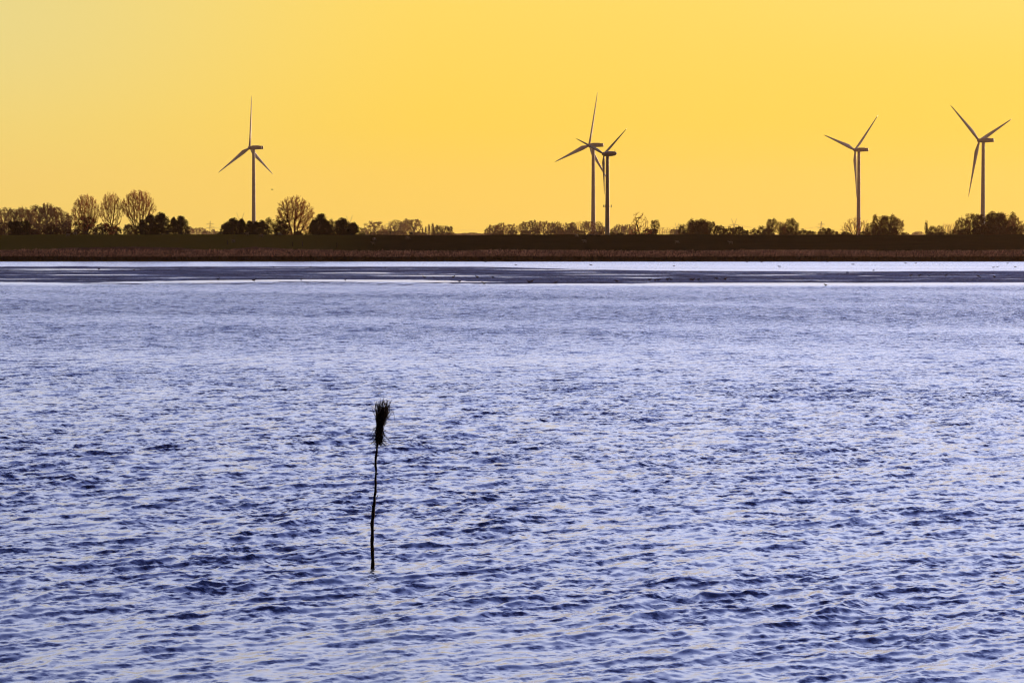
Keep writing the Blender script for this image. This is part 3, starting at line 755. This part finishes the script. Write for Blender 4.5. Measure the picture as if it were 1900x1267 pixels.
plant('bush', 1150, 432, 24, 720, 'low dark bush right of the small dark turbine', 'bush')
plant('gnarled', 1189, 393, 44, 712, 'gnarled leafless tree with crooked limbs right of the turbine pair', 'bare tree', rz=1)
plant('leafy', 1215, 408, 15, 850, 'reddish pointed little tree right of the gnarled leafless tree', 'tree')
plant('bush', 1205, 424, 40, 760, 'dark bush under the gnarled leafless tree', 'bush')
plant('bush', 1182, 429, 34, 770, 'low dark scrub left under the gnarled leafless tree', 'bush')
row([('thin', 1227, 421, 16), ('thin', 1240, 422, 16), ('bush', 1252, 425, 24), ('hazy', 1262, 423, 16)], 3000, 'pale far tree', 'between gnarled tree and round thicket', 'tree', 'pale trees left of the round thicket')
# round thicket right of centre
row([('leafy', 1272, 414, 26), ('leafy', 1288, 406, 24), ('leafy', 1303, 406, 24), ('leafy', 1317, 410, 22), ('thick1', 1296, 410, 58)], 820, 'dark brown rounded tree', 'in the round thicket right of centre', 'tree', 'round thicket right of centre', 12)
row([('bush', 1336, 418, 26), ('bush', 1352, 421, 28), ('bush', 1370, 420, 30), ('bush', 1383, 427, 16)], 800, 'dark brown bush', 'in the line right of the round thicket', 'bush', 'low bushes right of the round thicket', 10)
row([('bush', 1402, 424, 24), ('leafy', 1418, 417, 22), ('leafy', 1432, 405, 18), ('hazy', 1449, 411, 18), ('leafy', 1468, 405, 26), ('bush', 1462, 420, 40), ('bush', 1425, 424, 30), ('bush', 1488, 425, 26), ('bush', 1505, 428, 24), ('bush', 1530, 423, 32), ('bush', 1548, 427, 24)],
    800, 'dark russet tree', 'in the uneven line right of centre', 'tree', 'uneven dark line right of centre', 14)
plant('spreading', 1588, 403, 58, 880, 'wide sparse bare tree straddling the tower with the hanging blade', 'bare tree', rz=1)
row([('bush', 1570, 430, 30), ('bush', 1604, 429, 30)], 760, 'low dark bush', 'at the foot of the wide sparse tree', 'bush', 'bushes below the wide sparse tree')
row([('leafy', 1619, 414, 22), ('leafy', 1633, 398, 26), ('leafy', 1650, 398, 28), ('hazy', 1664, 404, 24)], 745, 'dark leafy tree', 'right of the wide sparse tree', 'tree', 'dark clump right of the sparse tree', 6)
row([('bush', 1632, 420, 30), ('bush', 1655, 422, 34), ('bush', 1680, 431, 22)], 742, 'low black bush', 'at the foot of the dark leafy clump', 'bush', 'bushes at the dark clump')
row([('hazy', 1704, 429, 18), ('bush', 1698, 431, 14)], 4200, 'very pale far tree', 'in the gap before the slim poplar', 'tree', 'pale trees in the right gap')
plant('poplar', 1719, 409, 8, 800, 'single slim dark poplar at the left end of the right wood', 'poplar')
row([('leafy', 1730, 419, 18), ('hazy', 1743, 418, 18), ('thin', 1755, 413, 20), ('thin', 1767, 414, 18), ('thin', 1776, 410, 20)], 800, 'thin russet tree', 'between slim poplar and right thicket', 'tree', 'thin trees right of the slim poplar', 12)
row([('bush', 1728, 430, 24), ('bush', 1750, 430, 30), ('bush', 1775, 425, 30)], 770, 'low dark bush', 'under the thin russet trees', 'bush', 'bushes under the thin russet trees')
row([('hazy', 1787, 403, 28), ('leafy', 1806, 396, 26), ('thick', 1826, 398, 42), ('thick', 1850, 393, 52), ('leafy', 1866, 394, 38), ('hazy', 1884, 403, 28), ('hazy', 1897, 416, 14), ('thick', 1912, 420, 30)], 760, 'dark brown tree', 'in the big thicket at the right edge', 'tree', 'big thicket at the right edge', 12)
row([('bush', 1790, 424, 36), ('bush', 1820, 418, 44), ('bush', 1850, 416, 44), ('bush', 1880, 420, 40)], 735, 'black undergrowth bush', 'below the big right thicket', 'bush', 'undergrowth of the right thicket')

# ------------------------------------------------------------------ power line masts
def pylon(px, top, D, kind, label):
    p = at(px, top, D); zb = gz(p.x, D); H = p.z - zb
    root = empty('electricity_pylon', (p.x, D, zb), 0.15); tag(root, label, 'pylon', 'far electricity pylons')
    mb = MB(); w = H * 0.10; r = 0.16
    hb = H * (0.62 if kind == 'Y' else 1.0)
    cs = [(-1, -1), (1, -1), (1, 1), (-1, 1)]; lv = [i / 7 for i in range(8)]
    def c(i, t): k = w * (1 - 0.82 * t) ; return Vector((cs[i][0] * k, cs[i][1] * k, hb * t))
    for i in range(4):
        mb.tube([c(i, 0), c(i, 1)], [r, r], 4)
        for a, b in zip(lv, lv[1:]):
            mb.tube([c(i, a), c((i + 1) % 4, b)], [r * .6, r * .6], 3); mb.tube([c((i + 1) % 4, a), c(i, b)], [r * .6, r * .6], 3)
    mb.build('mast', M['steel'], root)
    def arm(z, half, name='crossarm'):
        mb = MB()
        for s_ in (-1, 1):
            mb.tube([(0, 0.6, z + 1.0), (s_ * half, 0, z)], [r, r * .7], 4); mb.tube([(0, -0.6, z + 1.0), (s_ * half, 0, z)], [r, r * .7], 4)
            mb.tube([(0, 0, z - 0.5), (s_ * half, 0, z)], [r, r * .7], 4)
            for q in (0.45, 0.72, 0.98): mb.tube([(s_ * half * q, 0, z + .1), (s_ * half * q, 0, z - 2.2)], [0.12, 0.12], 4)
        mb.build(name, M['steel'], root)
    if kind == 'Y':
        mb = MB()
        for s_ in (-1, 1):
            for q in (-1, 1):
                mb.tube([(s_ * .3, q * .5, hb), (s_ * H * 0.17, q * .3, H)], [r, r * .6], 4)
            mb.tube([(s_ * H * .06, 0, hb), (s_ * H * 0.17, 0, H)], [r, r * .6], 4)
        mb.build('earth_wire_horn', M['steel'], root); arm(hb - 1, H * 0.32)
    else:
        arm(H * 0.80, H * 0.26); arm(H * 0.52, H * 0.30)
    return root, p, H
P1 = pylon(390, 410, 5600, 'T', 'faint double armed pylon between the left pine groups')
P2 = pylon(446, 394, 5600, 'Y', 'faint forked pylon just above the pines left of the lone turbine')
P3 = pylon(648, 399, 5600, 'Y', 'faint forked pylon peeping over pines right of the big bare tree')
P4 = pylon(722, 411, 5700, 'T', 'very faint pylon left of the hazy pinkish trees')
P5 = pylon(1256, 413, 5700, 'Y', 'faint forked pylon left of the big round thicket')
P6 = pylon(1362, 405, 5500, 'Y', 'clearest forked pylon over the low bushes right of the round thicket')
P7 = pylon(1524, 411, 5700, 'T', 'faint pylon left of the wide sparse tree')
def wires(a, b, label):
    mb = MB()
    A, B = a[1].copy(), b[1].copy()
    A.z -= a[2] * 0.35; B.z -= b[2] * 0.35
    for off in (-7, 0, 7):
        pts = []
        for i in range(15):
            t = i / 14; p = A.lerp(B, t); p.z -= 9 * 4 * t * (1 - t); p.y += off; pts.append(p)
        mb.tube(pts, [0.085] * 15, 3)
    o = mb.build('power_line', M['steel']); tag(o, label, 'power line', 'sagging far power lines')
wires(P1, P2, 'faint power line strung between the two pylons left of the lone turbine')
wires(P5, P6, 'faint power line over the big round thicket'); wires(P6, P7, 'faint power line over the uneven dark tree line')
wires(P4, P5, 'long faint power line above the centre treetops and the bare horizon')

# ------------------------------------------------------------------ brushwood marker in the water
def marker():
    D = 55.0
    base = at(691, 1056, D); base.z = 0
    Dm = F * CAM_H / (1056 - 431) ; D = Dm
    root = empty('brushwood_marker', (at(691, 1056, D).x, D, 0))
    tag(root, 'thin crooked wooden pole with a tied brushwood broom on top, standing in the water', 'channel marker')
    o0 = Vector((root.location.x, D, 0))
    def q(px, py, dy=0): return at(px, py, D + dy) - o0
    mb = MB(); rg = random.Random(5)
    path = [(691, 1110, 3.6), (691, 1056, 3.6), (691, 1030, 3.5), (690.6, 1000, 3.5), (690.4, 978, 3.3), (692, 958, 3.2), (693, 942, 2.9), (694.8, 925, 2.7), (697, 912, 2.5), (696.6, 890, 2.3), (697.4, 868, 2.2),
            (697, 855, 2.2), (699, 838, 1.9), (700.5, 820, 1.8), (704, 795, 1.8), (707, 765, 1.4), (711, 745, 0.9)]
    pts, rad = [], []
    for (a, b), nxt in zip([(p[0], p[1]) for p in path], path[1:] + [path[-1]]):
        pass
    for i, (a, b, r_) in enumerate(path):
        pts.append(q(a + rg.uniform(-.25, .25), b)); rad.append(r_ * mpp(D) * rg.uniform(.93, 1.08))
        if i + 1 < len(path):
            n = path[i + 1]
            for t in (0.35, 0.7):
                pts.append(q(a + (n[0] - a) * t + rg.uniform(-.7, .7), b + (n[1] - b) * t)); rad.append((r_ + (n[2] - r_) * t) * mpp(D) * rg.uniform(.80, 1.2))
    mb.tube(pts, rad, 9)
    pole = mb.build('pole', M['wet_wood'], root, True)
    mb = MB()       # cut stubs of side shoots
    for (a, b, s_) in [(692, 1048, -1), (690, 1005, -1), (693, 985, 1), (692, 960, 1), (691, 940, -1), (699, 923, 1), (695, 905, -1), (699, 880, 1), (694, 862, -1), (699, 846, 1), (691, 1018, 1)]:
        p0 = q(a, b); mb.tube([p0, p0 + Vector((s_ * rg.uniform(.02, .045), rg.uniform(-.03, .03), rg.uniform(.01, .05)))], [.010, .006], 5)
    mb.build('shoot_stub', M['wet_wood'], pole)
    m = mpp(D)
    def twig(mb, px, py, dx, dy, L, r=0.0042, bend=0.2, side=0):
        """px,py start; dx,dy direction in pixels"""
        p = q(px, py) + Vector((0, rg.uniform(-.05, .05), 0)); d = Vector((dx * m, rg.uniform(-.25, .25) * L * .6, -dy * m)).normalized()
        n = 5; P_, r_ = [p.copy()], [r]
        bx, by, bz = rg.uniform(-bend, bend), rg.uniform(-bend, bend), rg.uniform(-bend, 0.05)
        for i in range(n):
            d = (d + Vector((bx, by, bz)) / n + Vector([rg.uniform(-.10, .10) for _ in range(3)])).normalized()
            p = p + d * (L / n); P_.append(p.copy()); r_.append(r * (1 - .6 * (i + 1) / n))
        mb.tube(P_, r_, 3)
        if rg.random() < .55:
            k = rg.randint(2, 4); d2 = (d + Vector([rg.uniform(-.6, .6) for _ in range(3)])).normalized()
            mb.tube([P_[k], P_[k] + d2 * L * .18, P_[k] + d2 * L * .30 + Vector((0, 0, .01))], [r * .6, r * .5, r * .25], 3)
    mb = MB()
    for i in range(185):            # upper broom: fans out from the binding
        t = rg.uniform(-1, 1)
        py0 = rg.uniform(786, 802); px0 = 704.5 + t * 5
        tipx = 710.8 + (t * 14 if rg.random() < .7 else rg.choice((-12, -6, 3, 12.5, 13.5))) + rg.gauss(0, 1.3); tipy = 740 + rg.random() ** 2.2 * 34 + (3 if t < -.7 else 0)
        twig(mb, px0, py0, tipx - px0, tipy - py0, math.hypot(tipx - px0, tipy - py0) * m * rg.uniform(.88, 1.0), rg.uniform(.004, .0075), .07)
    for i in range(12):             # a few stray ones hanging outwards
        s_ = rg.choice((-1, 1, 1)); twig(mb, 706 + s_ * 6, rg.uniform(755, 790), s_ * 18, -rg.uniform(2, 26), rg.uniform(.16, .30), .0035, .9)
    mb.tube([q(713, 765), q(722, 757), q(730, 763), q(733.5, 780)], [.004, .004, .003, .002], 3)
    mb.tube([q(714, 758), q(726, 760), q(731, 770), q(732, 782)], [.004, .004, .003, .002], 3)
    mb.build('upper_broom', M['wet_wood'], root)
    mb = MB()
    for i in range(300):            # lower skirt: shorter twigs pointing down and outwards
        py0 = rg.uniform(788, 820); px0 = 703.5 + rg.uniform(-4.5, 4.5) - (py0 - 795) * .06
        s_ = rg.gauss(0, 1); tipx = px0 + s_ * 9; tipy = py0 + rg.uniform(3, 20)
        if tipy > 830: tipy = 830 - rg.random() * 5
        twig(mb, px0, py0, tipx - px0, tipy - py0, math.hypot(tipx - px0, tipy - py0) * m, rg.uniform(.003, .006), .35)
    for i in range(130):            # dense middle
        px0 = 704 + rg.uniform(-5, 5); py0 = rg.uniform(780, 800); twig(mb, px0, py0, rg.uniform(-3, 2), 26, rg.uniform(.15, .32), .0065, .05)
    mb.tube([q(700, 826), q(694, 836), q(691, 842)], [.004, .003, .002], 3); mb.tube([q(708, 800), q(719, 812), q(727, 826)], [.005, .004, .002], 3)
    mb.build('lower_broom', M['wet_wood'], root)
    mb = MB()
    for z0 in (786, 791, 812):
        c0 = q(704.4 - (z0 - 786) * .05, z0)
        for k in range(3):
            pts = [c0 + Vector((math.cos(a) * .062, math.sin(a) * .062, k * .012 + .004 * math.sin(a * 2))) for a in [2 * math.pi * j / 14 for j in range(15)]]
            mb.tube(pts, [.006] * 15, 4)
    mb.build('binding', M['wet_wood'], root)
marker()

# ------------------------------------------------------------------ sheep, posts, birds
def skin_body(name, verts, edges, radii, mat, sub=1):
    me = bpy.data.meshes.new(name); me.from_pydata(verts, edges, [])
    o = bpy.data.objects.new(name, me); scene.collection.objects.link(o)
    md = o.modifiers.new('s', 'SKIN'); me.skin_vertices[0].data[0].use_root = True
    for i, r_ in enumerate(radii):
        me.skin_vertices[0].data[i].radius = r_ if isinstance(r_, tuple) else (r_, r_)
    o.modifiers.new('d', 'SUBSURF').levels = sub
    dg = bpy.context.evaluated_depsgraph_get(); out = bpy.data.meshes.new_from_object(o.evaluated_get(dg))
    bpy.data.objects.remove(o); bpy.data.meshes.remove(me); out.name = name
    out.materials.clear(); out.materials.append(mat)
    out.polygons.foreach_set('use_smooth', np.ones(len(out.polygons), dtype=bool)); out.update()
    return out
def sheep_mesh(graze):
    hz = 0.18 if graze else 0.88; hx = 0.80 if graze else 0.78
    V = [(0, 0, .62), (-.30, 0, .62), (-.48, 0, .66), (.30, 0, .62), (.46, 0, .66), (.62, 0, (.66 + hz) / 2 + .03), (hx, 0, hz + .04), (hx + .14, 0, hz - .06),
         (-.34, .13, .36), (-.36, .13, .02), (-.34, -.13, .36), (-.36, -.13, .02), (.30, .13, .34), (.31, .13, .02), (.30, -.13, .34), (.31, -.13, .02)]
    E = [(0, 1), (1, 2), (0, 3), (3, 4), (4, 5), (5, 6), (6, 7), (1, 8), (8, 9), (1, 10), (10, 11), (3, 12), (12, 13), (3, 14), (14, 15)]
    Rr = [.29, .28, .15, .27, .2, .11, .10, .06, .07, .035, .07, .035, .06, .035, .06, .035]
    return skin_body('sheep', V, E, Rr, M['wool'], 1)
SH = [sheep_mesh(True), sheep_mesh(False)]
def on_slope(px, py):        # where a photograph pixel meets the dike
    for y in np.arange(647, 679, 0.1):
        p = at(px, py, float(y))
        if p.z <= gz(p.x, y): return p
    p = at(px, py, 675.0); p.z = gz(p.x, 675.0); return p
sheep = [(126, 439.5, 1, 'near the dike top below the left wood'), (140, 437, 0, 'on the dike crest left of the leftmost slender tree'), (433, 451, 0, 'low on the slope under the pine row, left one'),
         (459, 438, 1, 'on the crest right below the lone turbine'), (518, 438, 0, 'on the crest under the round black tree'), (485, 441, 1, 'just under the pine row right of the lone turbine'),
         (694, 447, 0, 'high on the slope right of the pine groups'), (693, 455, 1, 'low on the slope right of the pine groups'), (756, 445, 0, 'on the slope below the hazy pinkish trees'),
         (764, 436.5, 1, 'standing on the crest before the hazy pinkish trees'), (1070, 440.5, 0, 'on the crest left of the two centre turbines'), (1085, 451, 1, 'on the slope under the tall centre turbine'),
         (1256, 452, 0, 'on the slope left of the round thicket'), (1356, 454, 1, 'on the slope below the clearest pylon')]
for i, (px, py, k, wh) in enumerate(sheep):
    p = on_slope(px, py)
    o = link('sheep', SH[k]); o.scale = (.85, .85, .85); o.location = (p.x, p.y, gz(p.x, p.y)); o.rotation_euler.z = [0.3, 2.9, 0.9, 3.6][i % 4]
    tag(o, '%s sheep %s' % (('grazing pale', 'pale upright')[k], wh), 'sheep', 'sheep on the dike')
for px, py, h, wh in [(543, 457, 1.0, 'left of the three on the left dike foot'), (561, 457, 1.1, 'middle of the three on the left dike foot'), (625, 459, 1.1, 'right of the three on the left dike foot'),
                      (688, 436, 1.1, 'on the crest below the first hazy pinkish tree'), (724, 436, 0.9, 'on the crest left of the sheep before the hazy trees'), (701, 436, .7, 'short one on the crest between two taller posts'), (422, 454, 0.9, 'below the left end of the pine row')]:
    p = on_slope(px, py); mb = MB(); z = gz(p.x, p.y)
    mb.tube([(0, 0, -.2), (0.02, 0, h * .5), (0.0, 0.02, h), (0, .02, h + .03)], [.11, .10, .095, .05], 8)
    o = mb.build('fence_post', M['post']); o.location = (p.x, p.y, z); tag(o, 'short dark wooden post %s' % wh, 'post', 'posts on the dike')
def bird_mesh(kind):
    if kind == 'stand':
        V = [(0, 0, .24), (-.16, 0, .23), (-.27, 0, .22), (.12, 0, .27), (.17, 0, .37), (.24, 0, .38), (.33, 0, .36), (.01, .04, .12), (.02, .045, 0), (.01, -.04, .12), (.02, -.045, 0)]
        E = [(0, 1), (1, 2), (0, 3), (3, 4), (4, 5), (5, 6), (0, 7), (7, 8), (0, 9), (9, 10)]
        Rr = [.105, .075, .03, .08, .05, .05, .012, .014, .010, .014, .010]
    elif kind == 'swim':
        V = [(0, 0, .05), (-.18, 0, .06), (-.30, 0, .10), (.16, 0, .07), (.21, 0, .19), (.28, 0, .22), (.38, 0, .20)]
        E = [(0, 1), (1, 2), (0, 3), (3, 4), (4, 5), (5, 6)]; Rr = [.12, .09, .03, .09, .045, .05, .012]
    else:
        V = [(0, 0, 0), (-.2, 0, 0), (-.32, 0, .01), (.18, 0, .01), (.28, 0, .02), (.36, 0, .0), (.02, .2, .12), (-.05, .42, .16), (-.16, .62, .10), (.02, -.2, .12), (-.05, -.42, .16), (-.16, -.62, .10)]
        E = [(0, 1), (1, 2), (0, 3), (3, 4), (4, 5), (0, 6), (6, 7), (7, 8), (0, 9), (9, 10), (10, 11)]
        Rr = [.08, .06, .02, .06, .045, .012, (.07, .03), (.06, .018), (.02, .008), (.07, .03), (.06, .018), (.02, .008)]
    return skin_body('bird', V, E, Rr, M['bird'], 1)
BM = {k: bird_mesh(k) for k in ('stand', 'swim', 'fly')}
def birds(kind, pts, where, group, airborne=False):
    rr = random.Random(len(pts))
    for i, (px, py) in enumerate(sorted(pts)):
        D = F * CAM_H / (py + 2 - 431) if not airborne else airborne
        p = at(px, py, D)
        o = link('wading_bird' if kind == 'stand' else ('swimming_bird' if kind == 'swim' else 'flying_bird'), BM[kind])
        z = p.z if airborne else max(0.0, float(mud_z(np.array(p.x), np.array(D))))
        s_ = rr.uniform(0.75, 1.1); o.scale = (s_,) * 3
        o.location = (p.x, D, z - (0.02 if not airborne else 0)); o.rotation_euler.z = rr.choice((0, math.pi)) + rr.uniform(-.6, .6)
        lab = {'stand': 'small dark bird standing', 'swim': 'dark bird on the water', 'fly': 'dark bird flying'}[kind]
        tag(o, '%s, %s from the left %s' % (lab, ORD[i], where) if len(pts) > 1 else '%s %s' % (lab, where), 'bird', group)
birds('stand', [(183, 500), (248.7, 501), (405, 518), (471.5, 521), (508, 495), (559, 519), (576, 495), (641, 519), (715, 496)], 'on the left half of the mudflat', 'birds on the left mudflat')
birds('stand', [(787.6, 516), (805, 516), (841, 516), (885.5, 516), (914.7, 516), (853, 523), (898, 527), (981.5, 524), (987, 523), (1031, 525)], 'on the mud edge at the centre', 'birds on the centre mud edge')
birds('stand', [(1144, 522.6), (1206, 520.5), (1216, 521), (1222.5, 520.5), (1239, 520), (1245, 520), (1281, 520), (1285.6, 521), (1296, 520), (1329, 518), (1346, 519)], 'in the dark mud line right of centre', 'bird line right of centre')
birds('stand', [(1532, 529.5), (1755, 512.5), (1815, 513.5), (1819, 515), (1845, 514.5), (1690, 513), (1706, 513), (1724, 513)], 'on the dark mud bank at the right', 'birds on the right mud bank')
birds('swim', [(957, 490), (1096, 490), (1251, 492), (901, 485), (1446, 493), (1583, 489), (1572.5, 505), (1386, 485), (1413, 485), (1535, 485), (1699, 487), (1681, 487), (1869, 487), (1843, 494.5), (1851, 493.5), (1884, 494)], 'on the calm water before the reeds', 'birds on the calm channel')
birds('fly', [(1397, 505)], 'low over calm water below the clearest pylon', 'flying birds', 470)
birds('fly', [(1621, 502)], 'low over calm water below the dark leafy clump', 'flying birds', 470)
birds('fly', [(505, 352)], 'alone in the sky left of the big bare tree', 'flying birds', 600)

# ------------------------------------------------------------------ haze
def haze():
    mb = MB(); x0, x1, y0, y1, z0, z1 = -3600, 3600, -400, 7200, -2, 155
    mb.box(((x0 + x1) / 2, (y0 + y1) / 2, (z0 + z1) / 2), ((x1 - x0) / 2, (y1 - y0) / 2, (z1 - z0) / 2))
    m, gg, out = mat_new('evening_haze')
    v = gg.new('ShaderNodeVolumePrincipled')
    v.inputs['Color'].default_value = (0.95, 0.62, 0.40, 1); v.inputs['Density'].default_value = 2.8e-5; v.inputs['Anisotropy'].default_value = 0.55
    gg.l.new(v.outputs[0], out.inputs['Volume'])
    o = mb.build('haze', m); tag(o, kind='stuff', label='thin warm evening haze over the whole estuary', cat='haze')
haze()
